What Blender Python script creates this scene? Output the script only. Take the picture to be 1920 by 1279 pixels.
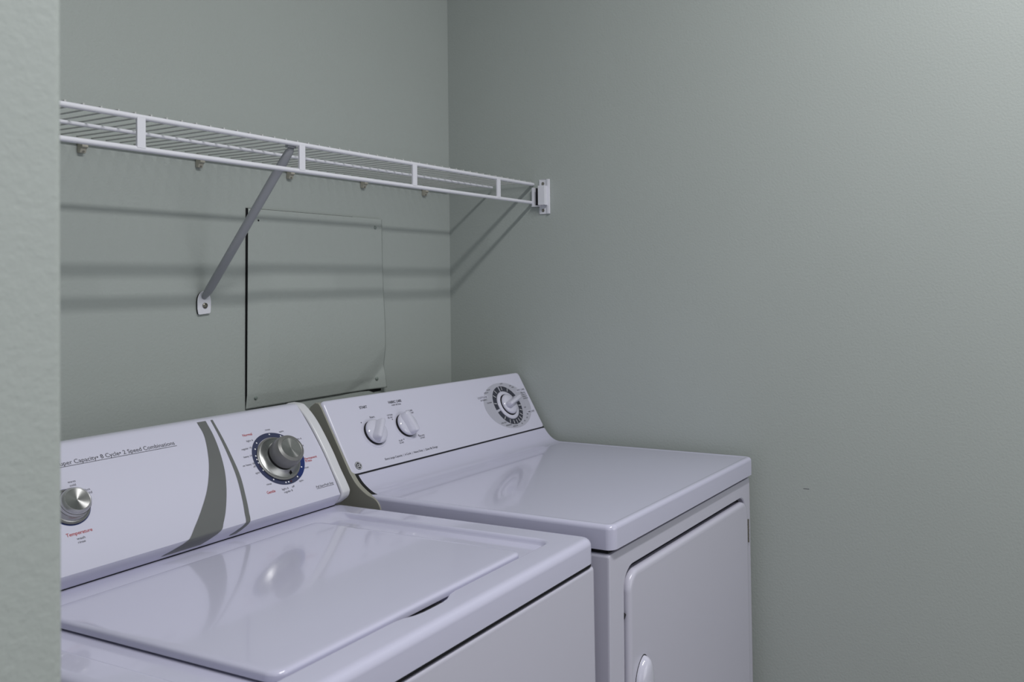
import bpy, bmesh, math
from mathutils import Vector, Matrix
for o in list(bpy.data.objects): bpy.data.objects.remove(o, do_unlink=True)
S = bpy.context.scene; C = S.collection; PI = math.pi
ZO = 0.033                      # floor offset of the measured heights

# ------------------------------------------------------------------ camera
cd = bpy.data.cameras.new('camera'); cam = bpy.data.objects.new('camera', cd); C.objects.link(cam)
yaw, pit, rol = 0.45394, 0.020229, -0.015103
F = Vector((math.cos(yaw)*math.cos(pit), math.sin(yaw)*math.cos(pit), math.sin(pit)))
R = Vector((math.sin(yaw), -math.cos(yaw), 0)); U = R.cross(F)
R2 = R*math.cos(rol)+U*math.sin(rol); U2 = -R*math.sin(rol)+U*math.cos(rol)
M = Matrix((R2, U2, -F)).transposed().to_4x4()
M.translation = Vector((-2.01163, -1.57143, 1.3001+ZO)); cam.matrix_world = M
cd.sensor_width = 36; cd.sensor_fit = 'HORIZONTAL'; cd.lens = 1648.558/1920*36
cd.shift_x = -0.12173; cd.shift_y = -0.07476*1.0; cd.clip_start = .02
cd.dof.use_dof = True; cd.dof.focus_distance = 1.75; cd.dof.aperture_fstop = 9.0
S.camera = cam
# ------------------------------------------------------------------ world, light, exposure
S.view_settings.view_transform = 'Standard'; S.view_settings.look = 'None'
S.view_settings.gamma = 1; S.view_settings.use_curve_mapping = False; S.view_settings.exposure = 0.10
w = bpy.data.worlds.new('world'); S.world = w; w.use_nodes = True
w.node_tree.nodes['Background'].inputs[0].default_value = (.8, .85, 1, 1)
w.node_tree.nodes['Background'].inputs[1].default_value = 0.3
def area(name, loc, target, sx, sy, power, col):
    l = bpy.data.lights.new(name, 'AREA'); l.shape = 'RECTANGLE'; l.size = sx; l.size_y = sy
    l.energy = power; l.color = col
    o = bpy.data.objects.new(name, l); C.objects.link(o); o.location = loc
    o.rotation_euler = (Vector(target)-Vector(loc)).to_track_quat('-Z', 'Y').to_euler()
    return o
area('ceiling_strip_light', (-1.18, -1.65, 2.725), (-1.18, -1.6499, 0), 1.0, .14, 28, (1, 1, 1))
area('rear_fill_light', (-.75, -3.45, 1.25), (-.75, 0, 1.05), 1.4, 1.5, 10.5, (.96, .97, 1))  # added fill lamp behind the camera, unseen source
area('side_fill_light', (-3.40, -2.3, 1.5), (-.6, -.7, 1.1), 1.4, 1.4, 4.5, (.93, .95, 1))  # added soft fill from the left, unseen source

# ------------------------------------------------------------------ materials
def mat(name, col, rough=.5, metal=0, spec=.5, coat=0, bump=None, aniso=0):
    m = bpy.data.materials.new(name); m.use_nodes = True; nt = m.node_tree
    b = nt.nodes['Principled BSDF']
    b.inputs['Base Color'].default_value = (*col, 1); b.inputs['Roughness'].default_value = rough
    b.inputs['Metallic'].default_value = metal; b.inputs['Specular IOR Level'].default_value = spec
    b.inputs['Coat Weight'].default_value = coat; b.inputs['Coat Roughness'].default_value = .04
    if bump:
        tc = nt.nodes.new('ShaderNodeTexCoord'); n = nt.nodes.new('ShaderNodeTexNoise')
        n.inputs['Scale'].default_value = bump[0]; n.inputs['Detail'].default_value = 3
        bp = nt.nodes.new('ShaderNodeBump'); bp.inputs['Strength'].default_value = bump[1]
        bp.inputs['Distance'].default_value = bump[2]
        nt.links.new(tc.outputs['Object'], n.inputs['Vector']); nt.links.new(n.outputs['Fac'], bp.inputs['Height'])
        nt.links.new(bp.outputs['Normal'], b.inputs['Normal'])
    if aniso:
        b.inputs['Anisotropic'].default_value = aniso
        t = nt.nodes.new('ShaderNodeTangent'); t.direction_type = 'RADIAL'; t.axis = 'Z'
        nt.links.new(t.outputs[0], b.inputs['Tangent'])
    return m
def wallmat(name, col):
    m = mat(name, col, .50, spec=.34, bump=(190, .42, .0013)); nt = m.node_tree; b = nt.nodes['Principled BSDF']
    tc = nt.nodes.new('ShaderNodeTexCoord'); n = nt.nodes.new('ShaderNodeTexNoise'); n.inputs['Scale'].default_value = 3.5
    n.inputs['Detail'].default_value = 4
    mx = nt.nodes.new('ShaderNodeMix'); mx.data_type = 'RGBA'
    mx.inputs[6].default_value = (*[c*.97 for c in col], 1); mx.inputs[7].default_value = (*[c*1.03 for c in col], 1)
    nt.links.new(tc.outputs['Object'], n.inputs['Vector']); nt.links.new(n.outputs['Fac'], mx.inputs[0])
    nt.links.new(mx.outputs[2], b.inputs['Base Color'])
    return m
WALL = wallmat('sage_wall_paint', (.392, .424, .406))
CEIL = mat('ceiling_paint', (.75, .76, .75), .7)
FLOOR = mat('floor_vinyl', (.30, .27, .24), .5, bump=(30, .2, .002))
WHITE = mat('white_enamel', (.555, .548, .69), .13, spec=.5, coat=.35)
PANEL = mat('white_console_plastic', (.60, .595, .71), .26, spec=.5)
CAPW = mat('white_end_cap_plastic', (.64, .64, .67), .30)
CABW = mat('white_cabinet_enamel', (.545, .535, .63), .22, spec=.5, bump=(420, .06, .0004))
OLIVE = mat('beige_side_cap', (.30, .295, .255), .45)
DARK = mat('dark_gap', (.006, .006, .008), .8)
GREY = mat('grey_print', (.135, .14, .14), .32)
TRACK = mat('grey_dial_field', (.43, .43, .50), .3)
NAVY = mat('navy_print', (.035, .042, .095), .35)
BLUE = mat('blue_print', (.006, .02, .13), .35)
SLATE = mat('dark_slate_print', (.035, .037, .055), .35)
INK = mat('dark_lettering', (.05, .05, .06), .4)
RED = mat('red_lettering', (.42, .035, .035), .4)
MAROON = mat('maroon_dot', (.06, .006, .008), .4)
WHITEP = mat('white_print', (.8, .8, .85), .3)
STEEL = mat('brushed_steel', (.36, .36, .355), .24, metal=1, aniso=.9)
STEELD = mat('satin_grey_plastic', (.20, .20, .195), .38, metal=.35)
KNOBW = mat('white_knob_plastic', (.60, .595, .70), .10, coat=.3)
WIRE = mat('white_vinyl_coating', (.72, .72, .78), .35)
WIREB = mat('shaded_white_coating', (.50, .51, .50), .40)  # darker copy of the coating, underside shade put into its colour
BRACE = mat('grey_painted_steel', (.36, .37, .40), .4)
CLIP = mat('yellowed_clip_plastic', (.42, .40, .34), .5)
SCREW = mat('zinc_screw', (.25, .24, .21), .35, metal=.8)
PSCREW = mat('painted_screw', (.24, .28, .26), .4, bump=(900, .5, .001))
PAINTP = wallmat('sage_panel_paint', (.392, .424, .406))

# ------------------------------------------------------------------ helpers
def finish(bm, angle=32):
    bmesh.ops.remove_doubles(bm, verts=bm.verts, dist=1e-6)
    bmesh.ops.recalc_face_normals(bm, faces=bm.faces)
    for f in bm.faces: f.smooth = True
    for e in bm.edges:
        e.smooth = not (len(e.link_faces) == 2 and e.calc_face_angle(0) > math.radians(angle))
def obj(name, bm, m, parent=None, bevel=0, angle=32, fin=True, wn=True, seg=3):
    if fin: finish(bm, angle)
    me = bpy.data.meshes.new(name); bm.to_mesh(me); bm.free()
    for x in (m if isinstance(m, (list, tuple)) else [m]): me.materials.append(x)
    o = bpy.data.objects.new(name, me); C.objects.link(o)
    if parent: o.parent = parent
    if bevel:
        b = o.modifiers.new('bevel', 'BEVEL'); b.width = bevel; b.segments = seg; b.limit_method = 'ANGLE'; b.angle_limit = math.radians(35)
    if wn:
        n = o.modifiers.new('wn', 'WEIGHTED_NORMAL'); n.keep_sharp = not bevel
    return o
def tag(o, label, cat, group=None):
    o['label'] = label; o['category'] = cat
    if group: o['group'] = group
    return o
def thing(name, label, cat, loc=(0, 0, 0), rot=(0, 0, 0), group=None):
    o = bpy.data.objects.new(name, None); o.empty_display_size = .05; C.objects.link(o)
    o.location = loc; o.rotation_euler = rot
    return tag(o, label, cat, group)
def box(bm, x0, x1, y0, y1, z0, z1):
    v = [bm.verts.new(p) for p in ((x0,y0,z0),(x1,y0,z0),(x1,y1,z0),(x0,y1,z0),(x0,y0,z1),(x1,y0,z1),(x1,y1,z1),(x0,y1,z1))]
    for f in ((0,3,2,1),(4,5,6,7),(0,1,5,4),(1,2,6,5),(2,3,7,6),(3,0,4,7)): bm.faces.new([v[i] for i in f])
def newbox(*a):
    bm = bmesh.new(); box(bm, *a); return bm
def tube(bm, pts, r, n=12, cap=True, ry=None):
    pts = [Vector(p) for p in pts]; rings = []
    for i, p in enumerate(pts):
        t = (pts[min(i+1, len(pts)-1)]-pts[max(i-1, 0)]).normalized()
        a = Vector((0, 0, 1)) if abs(t.z) < .9 else Vector((1, 0, 0))
        u = t.cross(a).normalized(); v = u.cross(t).normalized()
        rings.append([bm.verts.new(p+u*math.cos(k*2*PI/n)*r+v*math.sin(k*2*PI/n)*(ry or r)) for k in range(n)])
    for a, b in zip(rings, rings[1:]):
        for k in range(n): bm.faces.new((a[k], a[(k+1) % n], b[(k+1) % n], b[k]))
    if cap: bm.faces.new(rings[0][::-1]); bm.faces.new(rings[-1])
def rr(x0, x1, y0, y1, r, n=8, sub=0):
    """outline of a rounded rectangle, ccw; sub extra points on every straight edge"""
    pts = []
    cs = ((x1-r, y1-r, 0), (x0+r, y1-r, 90), (x0+r, y0+r, 180), (x1-r, y0+r, 270))
    for ci, (cx, cy, a0) in enumerate(cs):
        arc = [(cx+r*math.cos(math.radians(a0+90*k/n)), cy+r*math.sin(math.radians(a0+90*k/n))) for k in range(n+1)]
        pts += arc
        if sub:
            nx, ny, na = cs[(ci+1) % 4]
            nxt = (nx+r*math.cos(math.radians(na)), ny+r*math.sin(math.radians(na)))
            for k in range(1, sub+1):
                t = k/(sub+1); pts.append((arc[-1][0]*(1-t)+nxt[0]*t, arc[-1][1]*(1-t)+nxt[1]*t))
    return pts
def loft(bm, loops, cap0=True, cap1=True):
    L = [[bm.verts.new(p) for p in lp] for lp in loops]; n = len(L[0])
    for a, b in zip(L, L[1:]):
        for k in range(n): bm.faces.new((a[k], a[(k+1) % n], b[(k+1) % n], b[k]))
    if cap0: bm.faces.new(L[0][::-1])
    if cap1: bm.faces.new(L[-1])
    return L
def lathe(bm, prof, n=48, m=Matrix.Identity(4), cap=True):
    rings = [[bm.verts.new(m @ Vector((r*math.cos(2*PI*k/n), r*math.sin(2*PI*k/n), z))) for k in range(n)] for r, z in prof]
    for a, b in zip(rings, rings[1:]):
        for k in range(n): bm.faces.new((a[k], a[(k+1) % n], b[(k+1) % n], b[k]))
    if cap: bm.faces.new(rings[0][::-1]); bm.faces.new(rings[-1])
def prism(bm, prof, x0, x1):
    loft(bm, [[(x0, y, z) for y, z in prof], [(x1, y, z) for y, z in prof]])
def catmull(P, k=8):
    Q = [tuple(2*a-b for a, b in zip(P[0], P[1]))]+list(P)+[tuple(2*a-b for a, b in zip(P[-1], P[-2]))]
    out = []
    for i in range(1, len(Q)-2):
        for j in range(k):
            t = j/k
            out.append(tuple(.5*((2*b)+(-a+c)*t+(2*a-5*b+4*c-d)*t*t+(-a+3*b-3*c+d)*t**3) for a, b, c, d in zip(*Q[i-1:i+3])))
    out.append(tuple(P[-1])); return out
class Face:
    """a console front: profile (y,z) swept along x; points on it are (x, s) with s = arc length up from s=0"""
    def __init__(s, prof, zero=0):
        s.P = [Vector(p) for p in prof]; s.L = [0]
        for a, b in zip(s.P, s.P[1:]): s.L.append(s.L[-1]+(b-a).length)
        z = s.L[zero]; s.L = [l-z for l in s.L]
    def at(s, q):
        i = 0
        while i < len(s.L)-2 and q > s.L[i+1]: i += 1
        t = (q-s.L[i])/(s.L[i+1]-s.L[i]); p = s.P[i].lerp(s.P[i+1], t)
        def tan(j):
            a, b = s.P[max(j-1, 0)], s.P[min(j+1, len(s.P)-1)]; return (b-a).normalized()
        e = tan(i).lerp(tan(i+1), max(0, min(1, t))).normalized()
        return p, e
    def pt(s, x, q, h=0):
        p, e = s.at(q); n = Vector((-e.y, e.x))
        return Vector((x, p.x+n.x*h, p.y+n.y*h))
    def frame(s, x, q, h=0, rot=0):
        _, e = s.at(q); o = s.pt(x, q, h)
        ex = Vector((1, 0, 0)); es = Vector((0, e.x, e.y)); n = Vector((0, -e.y, e.x))
        m = Matrix((ex, es, n)).transposed().to_4x4(); m.translation = o
        return m @ Matrix.Rotation(rot, 4, 'Z')
def decal(bm, face, outline, h=.0003):
    """filled outline, list of (x,s); wrapped on the face"""
    t = bmesh.new(); vs = [t.verts.new((x, s, 0)) for x, s in outline]; t.faces.new(vs)
    bmesh.ops.triangulate(t, faces=t.faces)
    mp = {v: bm.verts.new(face.pt(v.co.x, v.co.y, h)) for v in t.verts}
    for f in t.faces: bm.faces.new([mp[v] for v in f.verts])
    t.free()
def strip(bm, face, left, right, h=.0006, n=60):
    """band between two (x,s) polylines with common s range"""
    def smp(pl, s):
        pl = sorted(pl, key=lambda p: p[1])
        for a, b in zip(pl, pl[1:]):
            if s <= b[1]: t = (s-a[1])/(b[1]-a[1]); return a[0]+(b[0]-a[0])*t
        return pl[-1][0]
    s0 = min(p[1] for p in left); s1 = max(p[1] for p in left); prev = None
    L = catmull(left, 8); Rr = catmull(right, 8)
    for i in range(n+1):
        s = s0+(s1-s0)*i/n
        a = bm.verts.new(face.pt(smp(L, s), s, h)); b = bm.verts.new(face.pt(smp(Rr, s), s, h))
        if prev: bm.faces.new((prev[0], prev[1], b, a))
        prev = (a, b)
def ring(bm, face, cx, cs, r0, r1, a0=0, a1=360, h=.0003, n=72, sy=1.0):
    prev = None
    for i in range(n+1):
        a = math.radians(a0+(a1-a0)*i/n)
        p = bm.verts.new(face.pt(cx+r0*math.cos(a), cs+r0*sy*math.sin(a), h)); q = bm.verts.new(face.pt(cx+r1*math.cos(a), cs+r1*sy*math.sin(a), h))
        if prev: bm.faces.new((prev[0], prev[1], q, p))
        prev = (p, q)
def disc(bm, face, cx, cs, r, h=.0005, n=20, ry=None):
    decal(bm, face, [(cx+r*math.cos(2*PI*k/n), cs+(ry or r)*math.sin(2*PI*k/n)) for k in range(n)], h)
def text(bm, face, s, x, q, height, width=None, align='C', h=.0003, shear=0, bold=0, rot=0):
    """lettering on a face; x,q = centre (or left end, align L) of the baseline; height of capitals"""
    cu = bpy.data.curves.new('t', 'FONT'); cu.body = s; cu.offset = bold; cu.resolution_u = 3
    to = bpy.data.objects.new('t', cu); C.objects.link(to)
    me = bpy.data.meshes.new_from_object(to.evaluated_get(bpy.context.evaluated_depsgraph_get()))
    xs = [v.co.x for v in me.vertices]
    x0, x1 = min(xs), max(xs); ky = height/.70; kx = (width/(x1-x0)) if width else ky
    ox = 0 if align == 'L' else -(x1-x0)*kx/2
    c, sn = math.cos(rot), math.sin(rot); mp = []
    for v in me.vertices:
        px = ox+(v.co.x-x0)*kx+shear*v.co.y*ky; py = v.co.y*ky
        mp.append(bm.verts.new(face.pt(x+px*c-py*sn, q+px*sn+py*c, h)))
    for p in me.polygons:
        try: bm.faces.new([mp[i] for i in p.vertices])
        except ValueError: pass
    bpy.data.objects.remove(to); bpy.data.curves.remove(cu); bpy.data.meshes.remove(me)
def flat(name, bm, m, parent):       # printed marks: no smoothing work
    bmesh.ops.recalc_face_normals(bm, faces=bm.faces)
    return obj(name, bm, m, parent, fin=False, wn=False)

# ------------------------------------------------------------------ room
def struct(name, bm, m, bevel=0, parent=None):
    o = obj(name, bm, m, parent, bevel=bevel)
    if not parent: o['kind'] = 'structure'
    return o
struct('floor', newbox(-3.45, .12, -3.5, .12, -.1, 0), FLOOR)
struct('ceiling', newbox(-3.45, .12, -3.5, .12, 2.74, 2.84), CEIL)
wall_right = struct('wall_right', newbox(0, .12, -3.5, 0, 0, 2.74), WALL)
struct('wall_back', newbox(-1.6516, .12, 0, .12, 0, 2.74), WALL)
struct('wall_left', newbox(-1.7716, -1.6516, -.971, .12, 0, 2.74), WALL, bevel=.007)
struct('wall_hallway', newbox(-3.45, -1.7716, -.30, .12, 0, 2.74), WALL)
struct('wall_front', newbox(-3.45, .12, -3.62, -3.5, 0, 2.74), WALL)
bm = newbox(-.0004, .0, -1.026, -1.012, .8475, .8484)
struct('scuff_mark', bm, INK, parent=wall_right)

# ------------------------------------------------------------------ wire shelf
XS, YS, ZS, SP, LZ = -.01423, -.2823, 1.56856+ZO, .026613, .0498
shelf = thing('wire_shelf', 'long white vinyl coated wire shelf on the back wall above both machines', 'shelf', (XS, 0, ZS))
XL = -1.645-XS
def rod(name, y, z, r, x1=.008, m=WIRE):
    bm = bmesh.new(); tube(bm, [(XL, y, z), (x1, y, z)], r, 14); return obj(name, bm, m, shelf)
rod('front_top_rod', YS, 0, .0045, .0135); rod('front_bottom_rod', YS, -LZ, .0044, .0135)
rod('middle_rod', -.158, -.0020, .0034, -.001, WIRE); rod('back_rod', -.010, -.001, .0030, -.002, WIREB)
bm = bmesh.new(); WR = .0015
tube(bm, [(0, -.006, .0045), (0, -.15, .0042), (0, YS+.002, .0056), (0, YS-.0012, .0055)], WR, 8)
first = obj('deck_wire', bm, WIREB, shelf)
for k in range(0, 62):
    o = first if k == 0 else first.copy()
    if k: C.objects.link(o); o.parent = shelf
    o.location = (-SP*k, 0, 0)
for k, x in enumerate((-1.1245, -.8042, -.4857, -.1663)):
    bm = newbox(-.0070, .0070, -.0022, .0022, -LZ+.001, .001)
    o = obj('lip_post', bm, WIRE, shelf, bevel=.0006); o.location = (x-XS, YS-.0025, 0)
# clips that hold the back rod to the wall
bm = bmesh.new()
prism(bm, [(-.0008, -.016), (-.0008, .012), (-.004, .012), (-.0045, .002), (-.0155, .001), (-.0165, -.006), (-.012, -.0085), (-.0085, -.016)], -.0055, .0055)
clipm = obj('shelf_clip', bm, CLIP, None, bevel=.001)
bm = bmesh.new(); lathe(bm, [(.0001, 0), (.0034, 0), (.0032, .0015), (.0001, .002)], 16, Matrix.Translation((0, -.0085, -.0115)) @ Matrix.Rotation(PI/2, 4, 'X'))
clipw = obj('screw', bm, SCREW, clipm)
CL = [(-1.043, 'yellowed shelf clip on back wall nearest the left wall edge'), (-.807, 'yellowed shelf clip on back wall left of the diagonal brace'),
      (-.577, 'yellowed shelf clip on back wall just right of the diagonal brace top'), (-.346, 'yellowed shelf clip on back wall above the right side of the access panel'),
      (-.114, 'yellowed shelf clip on back wall nearest the room corner')]
for i, (x, lb) in enumerate(CL):
    o = clipm
    if i:
        o = clipm.copy(); C.objects.link(o); q = clipw.copy(); C.objects.link(q); q.parent = o
    o.location = (x, 0, 1.5605+ZO); tag(o, lb, 'clip', 'clips holding the back of the wire shelf')
# end bracket on the right wall
br = thing('shelf_end_bracket', 'white plastic end bracket holding the shelf front rods on right wall', 'bracket', (0, -.319, 1.5335+ZO))
bm = newbox(-.003, 0, -.0165, .0165, -.0465, .0465); box(bm, -.006, -.003, -.0165, -.0085, -.0465, .0465)
obj('wall_plate', bm, WIRE, br, bevel=.001)
bm = newbox(-.020, -.002, -.0110, .0100, -.0235, .0285)        # closed front housing
box(bm, -.012, -.002, .0270, .0345, -.0235, .0250); box(bm, -.014, -.002, .0090, .0345, -.0265, -.0236)
obj('rod_cradle', bm, WIRE, br, bevel=.0007)
obj('cradle_slot', newbox(-.0035, -.0028, .0095, .0275, -.0236, .0240), DARK, br)
for z in (.035, -.037):
    bm = bmesh.new(); lathe(bm, [(.0001, 0), (.0042, 0), (.0042, .001), (.0030, .0016), (.0022, .0006), (.0001, .0006)], 18, Matrix.Translation((-.003, .004, z)) @ Matrix.Rotation(-PI/2, 4, 'Y'))
    obj('screw', bm, [SCREW], br)
# diagonal brace
bc = thing('shelf_brace', 'grey diagonal steel brace from shelf front rod down to the back wall', 'brace', (-.797, 0, 1.268+ZO))
a = Vector((0, -.0055, .013)); b = Vector((-.022, -.2735, .2925)); d = (b-a).normalized()
bm = bmesh.new()
side = Vector((1, 0, 0)); side = (side-d*side.dot(d)).normalized(); up = side.cross(d).normalized()
def ell(p, rx, ry): return [p+side*math.cos(t*2*PI/20)*rx+up*math.sin(t*2*PI/20)*ry for t in range(20)]
loft(bm, [ell(a-d*.010, .0012, .0010), ell(a, .0050, .002), ell(a+d*.014, .0100, .0040), ell(a+d*.03, .0100, .0065), ell(b-d*.03, .0100, .0065), ell(b-d*.008, .0095, .0050), ell(b, .0064, .003)])
obj('strut', bm, BRACE, bc)
bm = bmesh.new(); h = []
for k in range(13):
    t = PI*k/12; h.append((.0155*math.cos(t), .006+.022*math.sin(t)))
out = h+[(-.0155, -.008), (-.0135, -.0185), (-.0115, -.020), (.0125, -.018), (.0145, -.016), (.0152, -.006)]
loft(bm, [[(x, -.0035, z) for x, z in out], [(x, -.0055, z) for x, z in out]])
obj('foot_plate', bm, WIRE, bc, bevel=.0006)
bm = bmesh.new(); loft(bm, [[(x*.96, 0, z*.96) for x, z in out], [(x*.96, -.0036, z*.96) for x, z in out]]); obj('foot_backing', bm, DARK, bc)
bm = bmesh.new(); lathe(bm, [(.0001, 0), (.0058, 0), (.0056, .0016), (.0040, .0028), (.0030, .0012), (.0001, .0012)], 24, Matrix.Translation((.001, -.0055, -.002)) @ Matrix.Rotation(PI/2, 4, 'X'))
obj('screw', bm, SCREW, bc)
bm = bmesh.new(); box(bm, -.010, .010, -.004, .004, -.0035, .0030); o = obj('rod_hook', bm, BRACE, bc, bevel=.001); o.location = b+Vector((0, .001, .004))

# ------------------------------------------------------------------ access panel on the back wall
PX0, PX1, PZ0, PZ1 = -.690, -.282, 1.0425+ZO, 1.4705+ZO
pn = thing('access_panel', 'thin sage painted access panel with a bent lower corner on the back wall', 'panel', ((PX0+PX1)/2, 0, PZ0))
pw, ph = PX1-PX0, PZ1-PZ0
def pdepth(u, v):                   # u,v metres from lower left; distance off the wall
    dd = .0055+.0065*math.exp(-((v-.13)/.11)**2)*(1-math.exp(-((u-pw*.5)/(pw*.62))**4))**0*min(1, u/.05)
    if v < .030: dd = dd-(.030-v)*.13
    cdist = (u-pw)*.591-(v-.055)*.806 - .10*max(0, .03-abs(u-(pw-.04)))      # beyond the crease of the corner
    k = max(0.0, min(1.0, (cdist+.045)/.045)); dd -= .0045*k*k*(3-2*k)
    if cdist > 0: dd += cdist*.34
    return max(.002, dd)
bm = bmesh.new(); NX, NZ = 110, 115; g = []
for j in range(NZ+1):
    row = []
    for i in range(NX+1):
        u, v = pw*i/NX, ph*j/NZ
        left = .006*(1-v/ph)*0; zz = v
        row.append(bm.verts.new((u-pw/2-(.006*(1-v/ph)*(1-u/pw))+.004*(1-v/ph)*(u/pw), -pdepth(u, v), zz)))
    g.append(row)
for j in range(NZ):
    for i in range(NX): bm.faces.new((g[j][i], g[j][i+1], g[j+1][i+1], g[j+1][i]))
o = obj('sheet', bm, PAINTP, pn, wn=False, angle=60); so = o.modifiers.new('thick', 'SOLIDIFY'); so.thickness = .0012; so.offset = 0
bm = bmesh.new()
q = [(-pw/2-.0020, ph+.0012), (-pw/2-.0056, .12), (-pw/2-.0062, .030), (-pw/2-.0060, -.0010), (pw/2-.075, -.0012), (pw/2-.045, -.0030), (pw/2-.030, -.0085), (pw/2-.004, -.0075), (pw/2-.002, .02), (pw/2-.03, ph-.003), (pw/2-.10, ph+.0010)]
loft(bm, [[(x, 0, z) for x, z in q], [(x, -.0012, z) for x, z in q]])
obj('opening_and_edge_shade', bm, DARK, pn)  # dark cut behind the sheet; its rims also stand in for edge shadow
for (x, z) in ((-.307, 1.448), (-.306, 1.067), (-.674, 1.065)):
    u, v = x-PX0, z+ZO-PZ0
    bm = bmesh.new(); lathe(bm, [(.0001, -.004), (.0042, -.003), (.0044, .0008), (.0030, .0026), (.0001, .003)], 18, Matrix.Translation((u-pw/2, -pdepth(u, v)-.0006, v)) @ Matrix.Rotation(PI/2, 4, 'X'))
    box(bm, u-pw/2-.003, u-pw/2+.003, -pdepth(u, v)-.0042, -pdepth(u, v)-.003, v-.0005, v+.0005)
    obj('screw', bm, PSCREW, pn)
u, v = -.664-PX0, 1.446+ZO-PZ0
bm = bmesh.new(); lathe(bm, [(.0001, 0), (.0022, 0), (.0001, .0004)], 14, Matrix.Translation((u-pw/2, -pdepth(u, v)-.0008, v)) @ Matrix.Rotation(PI/2, 4, 'X')); obj('screw_hole', bm, DARK, pn)

# ------------------------------------------------------------------ tumble dryer
W = .686
th, ti = -.0198, -.01262
dry = thing('tumble_dryer', 'white front loading tumble dryer with slanted console standing against the right wall', 'dryer',
            (-.00984+ti*.93, 0, ZO), (0, -ti, th))
DZ, DY = .8868, -.9011
# cabinet with the door opening left in its front
bm = bmesh.new(); fy = -.8925
def xz(pts, y, skew=0): return [(x+(skew*(.85-z) if x > -.3 else 0), y, z) for x, z in pts]
outer = rr(-.6845, -.0015, -.005, DZ-.0485, .006, 8); hole = rr(-.6345, -.0335, .10, .8035, .036, 8)
loft(bm, [xz(outer, -.17, .014), xz(outer, fy+.005, .014), xz(rr(-.6830, -.003, -.0035, DZ-.0495, .006, 8), fy+.0012, .014), xz(rr(-.680, -.006, -.001, DZ-.0520, .006, 8), fy, .014),
          xz(hole, fy, .012), xz(rr(-.6325, -.0355, .102, .8015, .035, 8), fy+.002, .012), xz(rr(-.6325, -.0355, .102, .8015, .035, 8), fy+.017, .012)])
obj('cabinet', bm, CABW, dry)
# door
bm = bmesh.new()
def dr(i): return rr(-.6280+i, -.0375-i, .106+i, .7935-i, max(.034-i, .006), 8)
loft(bm, [xz(dr(.002), fy+.014, .012), xz(dr(0), fy+.002, .012), xz(dr(.0008), fy-.0030, .012), xz(dr(.003), fy-.0062, .012), xz(dr(.0065), fy-.0078, .012), xz(dr(.011), fy-.0080, .012)])
door = obj('door', bm, CABW, dry)
obj('door_gap_shade', newbox(-.632, -.036, fy+.0145, fy+.0155, .103, .801), DARK, dry)  # dark sheet behind the door, stands in for shade in its gap
# pull handle of the door
bm = bmesh.new(); arch = []
hx, hw, top = -.5825, .0270, .6370
for k in range(9):
    t = k/8; arch.append((hx+.004+(-hw-.004)*math.sin(t*PI/2)**1.15, top-.045*(1-math.cos(t*PI/2))**.9))
arch += [(hx-hw, .52), (hx-hw, .43), (hx-.02, .40), (hx+.02, .40), (hx+hw, .43), (hx+hw, .52)]
for k in range(8):
    t = 1-k/8; arch.append((hx+.004+(hw-.004)*math.sin(t*PI/2)**1.1, top-.040*(1-math.cos(t*PI/2))))
def sc(k, dy): 
    cx, cz = hx+.003, .50
    return [(cx+(x-cx)*k, dy, cz+(z-cz)*(1-(1-k)*.25)) for x, z in arch]
loft(bm, [sc(1, fy-.0075), sc(.985, fy-.011), sc(.93, fy-.016), sc(.80, fy-.0205), sc(.6, fy-.023), sc(.3, fy-.024)])
obj('handle', bm, KNOBW, door, angle=60, wn=False)
bm = bmesh.new(); o2 = [(hx+.003+(x-hx-.003)*1.045, fy-.0084, .5+(z-.5)*1.012) for x, z in arch]; o3 = [(x, fy-.0070, z) for x, _, z in o2]
loft(bm, [o3, o2]); obj('handle_recess', bm, DARK, door)
# hinge knuckles
bm = bmesh.new()
for k in range(5): tube(bm, [(-.0215, fy-.0015, .6915+k*.0108), (-.0215, fy-.0015, .7010+k*.0108)], .0026, 10)
obj('hinge', bm, SCREW, door)
bm = bmesh.new(); loft(bm, [[(-.6345, y, .728), (-.6290, y, .723), (-.6345, y, .717)] for y in (fy+.001, fy-.0012)]); obj('latch_slot', bm, DARK, dry)
# plinth feet
for x in (-.64, -.05):
    for y in (-.83, -.22):
        bm = bmesh.new(); lathe(bm, [(.018, -ZO+ti*x), (.018, -.015), (.008, -.013), (.008, .0)], 20, Matrix.Translation((x, y, 0))); obj('foot', bm, DARK, dry)
# worktop that sweeps up to the console
bm = bmesh.new()
def rz(i, z, r): return [(x, y, z) for x, y in rr(-.686+i, 0-i, DY+i, -.33, r, 8)]
loft(bm, [rz(.012, DZ-.0400, .008), rz(.002, DZ-.0416, .014), rz(.0, DZ-.0405, .016), rz(0, DZ-.008, .016), rz(.0008, DZ-.0045, .0155), rz(.0027, DZ-.0018, .014), rz(.0055, DZ-.0003, .012), rz(.0085, DZ, .010), rz(.012, DZ-.0002, .008), rz(.016, DZ-.0014, .006)])
prof = [(-.392, DZ-.0016), (-.378, DZ-.0012), (-.362, DZ+.0008), (-.347, DZ+.006), (-.335, DZ+.0145), (-.3262, DZ+.0235), (-.3205, DZ+.0312)]
prof = catmull(prof, 4)
sweep = prof+[(-.3180, DZ+.0318), (-.305, DZ+.0318), (-.30, DZ-.04), (-.392, DZ-.04)]
L = []
for x, ins in ((-.6760, .003), (-.6745, .0012), (-.672, 0), (-.006, 0), (-.0018, .0012), (-.0002, .003)):
    L.append([(x, y, z-ins if i < len(prof)+1 else z) for i, (y, z) in enumerate(sweep)])
loft(bm, L)
obj('worktop', bm, WHITE, dry, angle=50, wn=True)
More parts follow.
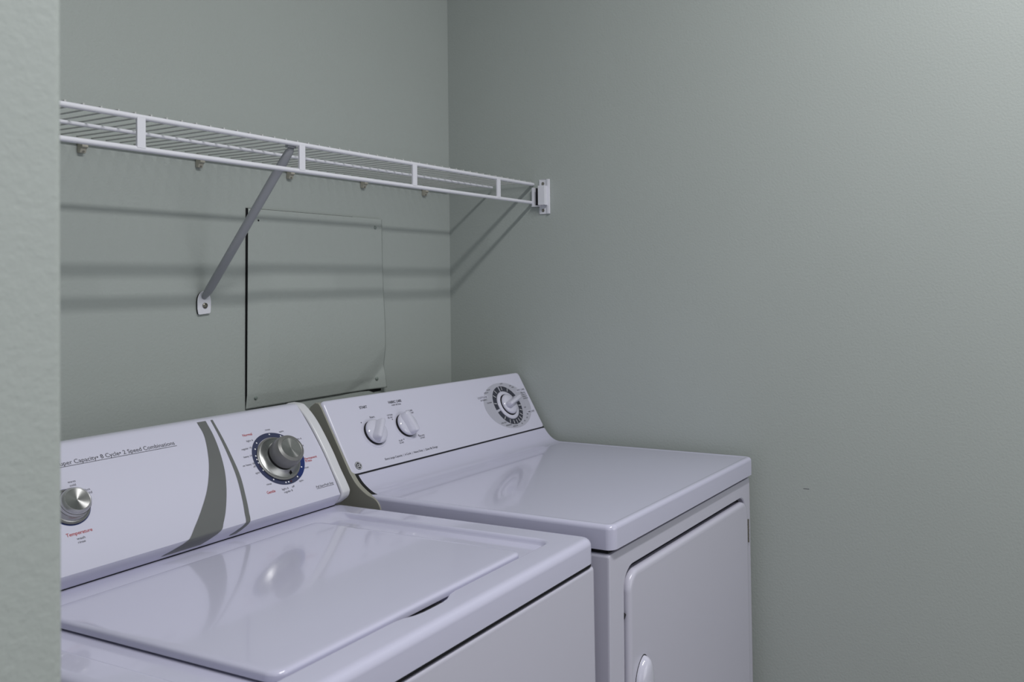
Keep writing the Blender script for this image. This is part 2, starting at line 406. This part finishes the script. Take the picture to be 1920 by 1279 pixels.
bm = newbox(-.678, -.004, fy+.006, -.20, DZ-.0500, DZ-.039); obj('worktop_gap_shade', bm, DARK, dry)  # dark strip imitating the shadow under the worktop edge
# console
DF = Face([(-.3188, .9205), (-.2349, 1.0619)])
SL = DF.L[-1]
bm = bmesh.new()
def fr(i, h, r, extra=0): return [DF.pt(x, s, h) for x, s in rr(-.6860+i, .0015-i, .0012+i*.2, SL+.0015-i, r, 8)]
loft(bm, [fr(0, -.016, .010), fr(0, -.007, .010), fr(.0006, -.0042, .0098), fr(.0022, -.0018, .009), fr(.0045, -.0004, .008), fr(.0075, 0, .006)])
console = obj('console_panel', bm, PANEL, dry, angle=60)
body = [(-.3125, .915), (-.2325, 1.0500), (-.221, 1.052), (-.206, 1.046), (-.198, 1.034), (-.16, .86), (-.31, .86)]
bm = bmesh.new(); prism(bm, body, -.672, -.003); obj('console_body', bm, OLIVE, dry, bevel=.002)
cap = catmull([(-.3955, .852), (-.3925, .8665), (-.3860, .8765), (-.3760, .8830), (-.3600, .8880), (-.3430, .8975), (-.3290, .9085), (-.3135, .9270)], 6)+[(-.2360, 1.0500), (-.2290, 1.0575), (-.2200, 1.0585), (-.206, 1.0500), (-.197, 1.0360), (-.16, .852)]
bm = bmesh.new(); prism(bm, cap, -.6885, -.6775); obj('side_cap', bm, OLIVE, dry, bevel=.0014)
bm = bmesh.new(); prism(bm, [(y+.0005, z+.0015) for y, z in cap[:-8] if z < .921]+[(-.29, .921), (-.29, .852)], -.6780, -.6715); obj('cap_gap_shade', bm, DARK, dry)  # dark filler in place of shade between cap and worktop sweep

obj('console_gap_shade', newbox(-.674, -.002, -.3176, -.306, .9184, .9212), DARK, dry)  # dark strip, shade of the panel seam put in as colour
# dryer knobs -----------------------------------------------------------------
def ridge(bm, m, L, w0, w1, h0, h1, bow=0.0):
    """raised finger grip: length L, width w0 at foot, w1 at crest"""
    def lp(l, w, z, r): return [m @ Vector((x, y, z)) for x, y in rr(-l/2, l/2, -w/2, w/2, r, 6)]
    loft(bm, [lp(L, w0, h0, w0*.45), lp(L*.995, (w0*.6+w1*.4), h0+(h1-h0)*.45, w0*.34), lp(L*.97, w1*1.1, h0+(h1-h0)*.82, w1*.5), lp(L*.93, w1*.8, h0+(h1-h0)*.96, w1*.38), lp(L*.88, w1*.4, h1, w1*.19)])
def selector(cx, cs, ang, L, w0, w1, hgt, marks):
    bz = bmesh.new(); lathe(bz, [(.0335, .0001), (.0325, .0010), (.0290, .0006), (.0272, .0002)], 56, DF.frame(cx, cs), cap=False)
    # soft dished ring round the knob
    ko = obj('selector_knob', (lambda b: (lathe(b, [(.0255, .0040), (.0268, .0055), (.0268, .0085), (.0255, .0105), (.0215, .0125), (.0001, .0150)], 56, DF.frame(cx, cs), cap=False), ridge(b, DF.frame(cx, cs, 0, ang), L, w0, w1, .0075, hgt), b)[2])(bmesh.new()), KNOBW, dry, angle=50, wn=False)
    obj('bezel', bz, PANEL, ko, wn=False)
    b2 = bmesh.new(); lathe(b2, [(.0001, .0003), (.0272, .0003), (.0262, .0042), (.0001, .0042)], 48, DF.frame(cx, cs)); obj('knob_shadow_gap', b2, DARK, ko)
    return ko
selector(-.5848, .0775, math.radians(50), .0510, .0250, .0110, .0260, 0)
selector(-.4890, .0800, math.radians(100), .0520, .0330, .0150, .0250, 0)
# timer dial
TC = (-.1098, .0790)
b = bmesh.new(); decal(b, DF, [(-.109+.0935*math.cos(2*PI*k/72), .0787+.0640*math.sin(2*PI*k/72)) for k in range(72)], .00025); flat('dial_field', b, TRACK, dry)
for lb in (((-.0487, .1098), (-.0100, .1098), (-.0080, .1182), (-.0440, .1190)), ((-.2140, .1075), (-.1740, .1075), (-.1740, .1150), (-.2140, .1150)), ((-.0450, .0460), (-.0085, .0460), (-.0085, .0535), (-.0450, .0535))):
    bt = bmesh.new(); decal(bt, DF, lb, .0004); flat('dial_label_strip', bt, PANEL, dry)
for a0, a1 in ((14, 94), (99, 188), (195, 352), (353.5, 371)): 
    b = bmesh.new(); ring(b, DF, *TC, .0395, .0540, a0, a1, .0005, 40); flat('dial_ring_segment', b, SLATE, dry)
for an in (58, 84, 122, 142, 168, 222, 244, 262, 277, 291, 305, 320, 336, 352):
    a = math.radians(an); c, s = math.cos(a), math.sin(a); t = .0007
    b = bmesh.new(); decal(b, DF, [(TC[0]+c*r-s*q, TC[1]+s*r+c*q) for r, q in ((.0425, -t), (.0525, -t), (.0525, t), (.0425, t))], .0007); flat('dial_tick', b, WHITEP, dry)
b = bmesh.new(); lathe(b, [(.0385, .0003), (.0385, .0016), (.0372, .0026), (.0300, .0034), (.0290, .0020)], 64, DF.frame(*TC), cap=False)
lathe(b, [(.0262, .0040), (.0272, .0060), (.0262, .0088), (.0215, .0120), (.0001, .0145)], 56, DF.frame(*TC), cap=False)
ridge(b, DF.frame(TC[0]+.006, TC[1]+.002, 0, math.radians(16)), .0580, .0200, .0095, .0075, .0290)
tk = obj('timer_knob', b, KNOBW, dry, angle=50, wn=False)
b = bmesh.new(); lathe(b, [(.0001, .0008), (.0295, .0008), (.0262, .0040), (.0001, .0041)], 48, DF.frame(*TC)); obj('knob_shadow_gap', b, DARK, tk)
# dryer lettering
def T(s, x, q, hc, wd=None, **k):
    b = bmesh.new(); text(b, DF, s, x, q, hc, wd, h=.0006, **k); flat('lettering', b, INK, dry)
T('START', -.5862, .1345, .0058, .0215, bold=.012); T('FABRIC CARE', -.4907, .1356, .0058, .0400, bold=.012); T('4 HEAT SETTINGS', -.4905, .1292, .0036, .0290)
T('Start', -.5735, .1105, .0042, .0140); T('COTTONS', -.5225, .1078, .0036, .0165); T('REG. HEAT', -.5238, .1022, .0034, .0145)
T('EASY CARE', -.4600, .1098, .0036, .0190); T('MED HEAT', -.4560, .1042, .0034, .0140); T('DELICATES', -.4560, .0475, .0036, .0185); T('LOW HEAT', -.4555, .0425, .0034, .0150)
T('FLUFF', -.5222, .0468, .0036, .0110); T('NO HEAT', -.5218, .0418, .0034, .0130)
T('Extra Large Capacity  |  6 Cycle  |  Heavy Duty  |  Quiet By Design', -.5050, .0144, .0046, .1640)
for x, q in ((-.6085, .1045), (-.5200, .0990), (-.5120, .0500), (-.4640, .0520)):
    b = bmesh.new(); disc(b, DF, x, q, .0012, ry=.0012); flat('setting_dot', b, INK, dry)
T('COTTONS', -.1945, .1088, .0046, .0360, bold=.01); T('EASY CARE', -.0275, .1118, .0046, .0340, bold=.01); T('TIMED DRY', -.0270, .0473, .0046, .0330, bold=.01)
T('AUTOMATIC', -.1945, .1020, .0034, .0260); T('MORE DRY', -.1720, .1200, .0032, .0170); T('LESS DRY', -.1585, .1265, .0032, .0150); T('COOL DOWN', -.1780, .0925, .0034, .0200)
T('OFF', -.0960, .1375, .0034, .0110); T('OFF', -.0640, .1280, .0032, .0080); T('MORE', -.0560, .1230, .0030, .0100)
for i, s in enumerate(('PERM PRESS', 'KNITS', 'DELICATES', 'BLENDS')): T(s, -.0230, .1030-.0055*i, .0036, .0210)
T('OFF', -.0440, .0620, .0034, .0090); T('80', -.0470, .0430, .0034, .0060); T('60', -.0560, .0340, .0036, .0055); T('40', -.0720, .0270, .0036, .0055); T('20', -.0880, .0215, .0036, .0055)
T('LESS DRY', -.1580, .0335, .0036, .0230); T('PREFERRED', -.1420, .0250, .0036, .0240); T('MORE DRY', -.1180, .0190, .0036, .0220)
# round monogram badge
b = bmesh.new(); gx, gs = -.6614, .0168
disc(b, DF, gx, gs, .0086, .0004, 32); bo = flat('maker_badge', b, INK, dry)
b = bmesh.new(); ring(b, DF, gx, gs, .0070, .0077, h=.0007, n=40); text(b, DF, 'GE', gx, gs-.0030, .0062, .0088, h=.0007, shear=.18)
for k in range(4):
    a = math.radians(45+90*k); ring(b, DF, gx+.0060*math.cos(a), gs+.0060*math.sin(a), .0010, .0016, math.degrees(a)-120, math.degrees(a)+120, .0008, 14)
flat('monogram', b, WHITEP, bo)

# ------------------------------------------------------------------ washing machine
was = thing('washing_machine', 'white top loading washing machine with grey swoosh console, left of the dryer', 'washing machine',
            (-.74447, 0, ZO), (0, 0, -.00413))
WZ, WY = .8872, -.8729
bm = bmesh.new()
def wl(x0, x1, z, i, r): return [(x, y, z) for x, y in rr(x0+i, x1-i, WY+.0005+i, -.16, r, 8)]
loft(bm, [wl(-.690, .008, -.005, 0, .012), wl(-.6865, .0035, .55, 0, .012), wl(-.6850, .0018, WZ-.0530, 0, .012), wl(-.6850, .0018, WZ-.0500, .0012, .011), wl(-.6850, .0018, WZ-.0485, .004, .009)])
obj('cabinet', bm, CABW, was)
bm = newbox(-.679, -.006, WY+.006, -.20, WZ-.0520, WZ-.0385); obj('deck_gap_shade', bm, DARK, was)  # dark filler imitating shade in the gap below the deck
for x in (-.64, -.05):
    for y in (-.82, -.22):
        bm = bmesh.new(); lathe(bm, [(.018, -ZO), (.018, -.015), (.008, -.013), (.008, .0)], 20, Matrix.Translation((x, y, 0))); obj('foot', bm, DARK, was)
# deck with the sunken well and the finger notch
bm = bmesh.new(); SUB = 40
def dk(i, z, r): return [(x, y, z) for x, y in rr(-.686+i, -i, WY+i, -.19, r, 8, SUB)]
def notch(x): 
    t = (x+.358)/.052
    return max(0.0, 1-t**4)**1.5 if abs(t) < 1 else 0.0
def wd(i, z, r, nd=0.0, nz=0.0, ib=0.0):
    out = []
    for x, y in rr(-.640+i, -.0500-i, -.8195+i, -.352-ib, r, 8, SUB):
        k = notch(x) if y < -.79 else 0
        out.append((x, y-nd*k, z-nz*k))
    return out
loft(bm, [dk(.006, WZ-.0395, .012), dk(.0, WZ-.0402, .020), dk(0, WZ-.0120, .020), dk(.0008, WZ-.0080, .0195), dk(.0030, WZ-.0040, .018), dk(.0062, WZ-.0014, .016), dk(.0105, WZ-.0002, .013), dk(.015, WZ, .012),
          wd(-.004, WZ, .026, .0128, 0, -.012), wd(-.0015, WZ-.0004, .024, .0122, 0, -.004), wd(.0005, WZ-.0018, .022, .0115, .0010, .006), wd(.0022, WZ-.0050, .020, .0110, .0040, .016), wd(.0035, WZ-.0085, .019, .0100, .012, .026), wd(.006, WZ-.0100, .017, .0080, .026, .034)], cap1=True)
obj('deck', bm, WHITE, was, angle=50)
bm = bmesh.new(); decal_y = [(-.402, -.826), (-.318, -.826), (-.318, -.812), (-.402, -.812)]
loft(bm, [[(x, y, WZ-.012) for x, y in decal_y], [(x, y, WZ-.0095) for x, y in decal_y]]); obj('notch_shade', bm, DARK, was)  # dark plate in the notch, its shade put in as colour
# lid
bm = bmesh.new()
def ld(i, z, r): return [(x, y, z) for x, y in rr(-.5910+i, -.1215-i, -.8135+i, -.385-i*.5, r, 10)]
loft(bm, [ld(.003, WZ-.0085, .015), ld(0, WZ-.0070, .018), ld(0, WZ-.0015, .018), ld(.0010, WZ+.0010, .0175), ld(.0032, WZ+.0026, .016), ld(.0065, WZ+.0032, .013), ld(.012, WZ+.0034, .010)])
lid = obj('lid', bm, WHITE, was, angle=50)
# console: one curved face carried on a body, end caps at both sides
wp = [(-.3393, .9108), (-.3245, .9386), (-.2985, .9818), (-.2715, 1.0200), (-.250, 1.0475), (-.229, 1.0720)]
cv = catmull(wp, 8)
low = [(-.3235, .8892), (-.3265, .8925), (-.3325, .8990), (-.3374, .9060)]
WF = Face(low+cv, zero=len(low))
XE = -.0225
back = [(-.2235, 1.0745), (-.2100, 1.0745), (-.195, 1.07), (-.16, .8892)]
prof = low+cv+back
bm = bmesh.new(); prism(bm, prof, -.686-XE, XE); wc = obj('console_panel', bm, PANEL, was, angle=40)
capo = [(-.3185, .8885), (-.3290, .8950), (-.3390, .9025), (-.3428, .9105), (-.3424, .9181), (-.3331, .9342), (-.3198, .9545), (-.2996, .9880), (-.2723, 1.0270), (-.2515, 1.0515), (-.2304, 1.0690), (-.2200, 1.0735), (-.1987, 1.0750), (-.17, 1.05), (-.15, .8885)]
for x0, x1 in ((XE+.0012, 0), (-.686, -.686-XE-.0012)):
    bm = bmesh.new(); prism(bm, catmull(capo[:13], 4)+capo[13:], x0, x1); obj('end_cap', bm, CAPW, was, bevel=.004, angle=50)
bm = newbox(-.686-XE-.002, XE+.0016, -.322, -.20, .8872, .8893); obj('console_seam', bm, DARK, was)
bm = bmesh.new(); prism(bm, [(y+.001, z-.0006) for y, z in prof[4:]], XE-.0004, XE+.0013); obj('cap_gap_shade', bm, DARK, was)  # dark filler standing in for shade between panel and cap
# grey swooshes
b = bmesh.new()
e = .0205
strip(b, WF, [(-.2409, WF.L[-1]-.001), (-.2411, .1664), (-.2518, .128), (-.2636, .0996), (-.2806, .0689), (-.3014, .0411), (-.3224, .017), (-.3408, -.0015), (-.378, -e)],
      [(-.2240, WF.L[-1]-.001), (-.2245, .1631), (-.2285, .1283), (-.2358, .0932), (-.2469, .0608), (-.2606, .0305), (-.2726, .0103), (-.2815, -.0015), (-.310, -e)], n=110)
flat('swoosh_stripe', b, GREY, was); b = bmesh.new()
strip(b, WF, [(-.2144, WF.L[-1]-.001), (-.215, .1612), (-.2164, .1204), (-.2187, .0816), (-.2238, .0454), (-.2294, .0177), (-.2345, -.0015), (-.258, -e)],
      [(-.2103, WF.L[-1]-.001), (-.2101, .1602), (-.2104, .1191), (-.2114, .0799), (-.2165, .0436), (-.2214, .0157), (-.2256, -.0015), (-.244, -e)], n=110)
flat('swoosh_stripe', b, GREY, was)
# cycle dial
DC = (-.1215, .0960)
b = bmesh.new(); ring(b, WF, *DC, .0430, .0525, 0, 360, .0003, 96); dial = flat('dial_ring', b, NAVY, was)
b = bmesh.new(); ring(b, WF, *DC, .0431, .0526, -60, 16, .0005, 40); flat('blue_ring_section', b, BLUE, dial)
for x, s in ((-.1177, .1448), (-.0965, .1372), (-.1518, .1329), (-.1604, .1219), (-.1655, .1089), (-.1668, .1019), (-.1668, .0952), (-.1640, .0800), (-.1515, .0590), (-.1294, .0482), (-.1234, .0480), (-.1010, .0532), (-.0840, .0690)):
    b = bmesh.new(); disc(b, WF, x, s, .0014, .0008, 14); flat('dial_dot', b, WHITEP, dial)
for x, s in ((-.1177, .0480), (-.1652, .0880)):
    b = bmesh.new(); disc(b, WF, x, s, .0018, .0008, 14); flat('off_mark', b, MAROON, dial)
def metal_knob(cx, cs, rb, rn, rc, hh, name, rim=None):
    o = bpy.data.objects.new(name, None); C.objects.link(o); o.parent = was; o.matrix_local = WF.frame(cx, cs)
    b = bmesh.new(); lathe(b, [(rb*1.06, .0004), (rb*1.06, .0020), (rb*1.02, .0030), (rb*.96, .0032)], 72, cap=False); obj('skirt_rim', b, STEELD, o)
    b = bmesh.new(); lathe(b, [(rb*.985, .0022), (rb*.98, .0036), (rb*.93, .0042), (rn*1.02, .0115), (rn*.9, .012)], 96, cap=False); obj('skirt', b, STEEL, o, wn=False)
    b = bmesh.new(); lathe(b, [(rn*.84, .008), (rn*.86, .0135), (rn*.98, .0150), (rn, .0175), (rn, hh-.012), (rn*.97, hh-.006), (rn*.90, hh-.0018), (rc*1.05, hh), (rc, hh-.0004)], 96, cap=False); obj('grip', b, STEELD if not rim else rim, o, wn=False)
    b = bmesh.new(); lathe(b, [(rc*1.01, hh-.0012), (rc*.99, hh-.0006), (rc*.5, hh-.0015), (.0001, hh-.0022)], 96, cap=False); obj('knob_face', b, STEEL, o, wn=False)
    return o
kn = metal_knob(-.1230, .0945, .0405, .0285, .0195, .040, 'cycle_knob')
b = bmesh.new(); box(b, -.0007, .0007, -.0365, -.030, .0050, .0104); o = obj('pointer_mark', b, DARK, kn); o.rotation_euler = (0, 0, .12)
DC2 = (-.4915, .0945)
b = bmesh.new(); ring(b, WF, *DC2, .0240, .0285, 0, 360, .0003, 72); flat('dial_ring', b, BLUE, was)
metal_knob(*DC2, .0255, .0215, .0165, .024, 'temperature_knob', rim=mat('satin_silver', (.5, .5, .5), .3, metal=.8))
# washer lettering
def T(s, x0, x1, q, h, m=INK, **k):
    b = bmesh.new(); text(b, WF, s, x0, q, h, x1-x0, align='L', **k); flat('lettering', b, m, was)
T('\u2022 Super Capacity\u2022 8 Cycle\u2022 2 Speed Combinations', -.4910, -.2980, .1605, .0072)
b = bmesh.new(); decal(b, WF, [(-.4960, .1578), (-.2960, .1575), (-.2960, .1583), (-.4960, .1586)]); flat('underline', b, INK, was)
for s, x0, x1, q in (('light 6', -.1690, -.1556, .1388), ('regular 10', -.1862, -.1655, .1250), ('heavy 14', -.1893, -.1722, .1100), ('ex heavy 18', -.1985, -.1745, .0945), ('off', -.1794, -.1744, .0888), ('spin', -.1809, -.1723, .0763),
                     ('rinse', -.1686, -.1584, .0516), ('light 6', -.1423, -.1284, .0360), ('regular 8', -.1403, -.1219, .0300), ('off', -.1206, -.1146, .0362), ('spin', -.1009, -.0915, .0428), ('rinse', -.0786, -.0688, .0643),
                     ('rinse', -.1212, -.1105, .1535), ('spin', -.0943, -.0844, .1448), ('light 6', -.0690, -.0546, .1226), ('off', -.0650, -.0575, .1072), ('warm', -.4810, -.4700, .1308), ('cold', -.4800, -.4714, .1250), ('hot', -.4620, -.4549, .1135), ('cold', -.4640, -.4540, .1080),
                     ('wash', -.4970, -.4852, .0446), ('rinse', -.4968, -.4863, .0392)): T(s, x0, x1, q, .0036)
T('Pull Start\u2022Push Stop', -.0700, -.0290, .0232, .0044); b = bmesh.new(); decal(b, WF, [(-.0701, .0214), (-.0288, .0210), (-.0288, .0217), (-.0701, .0221)]); flat('underline', b, INK, was)
T('Normal', -.1707, -.1511, .1505, .0050, RED, bold=.01); T('Permanent', -.0695, -.0404, .0803, .0046, RED, bold=.01); T('Press', -.0697, -.0553, .0755, .0046, RED, bold=.01); T('Gentle', -.1745, -.1567, .0366, .0050, RED, bold=.01); T('Temperature', -.5092, -.4726, .0522, .0050, RED, bold=.01)
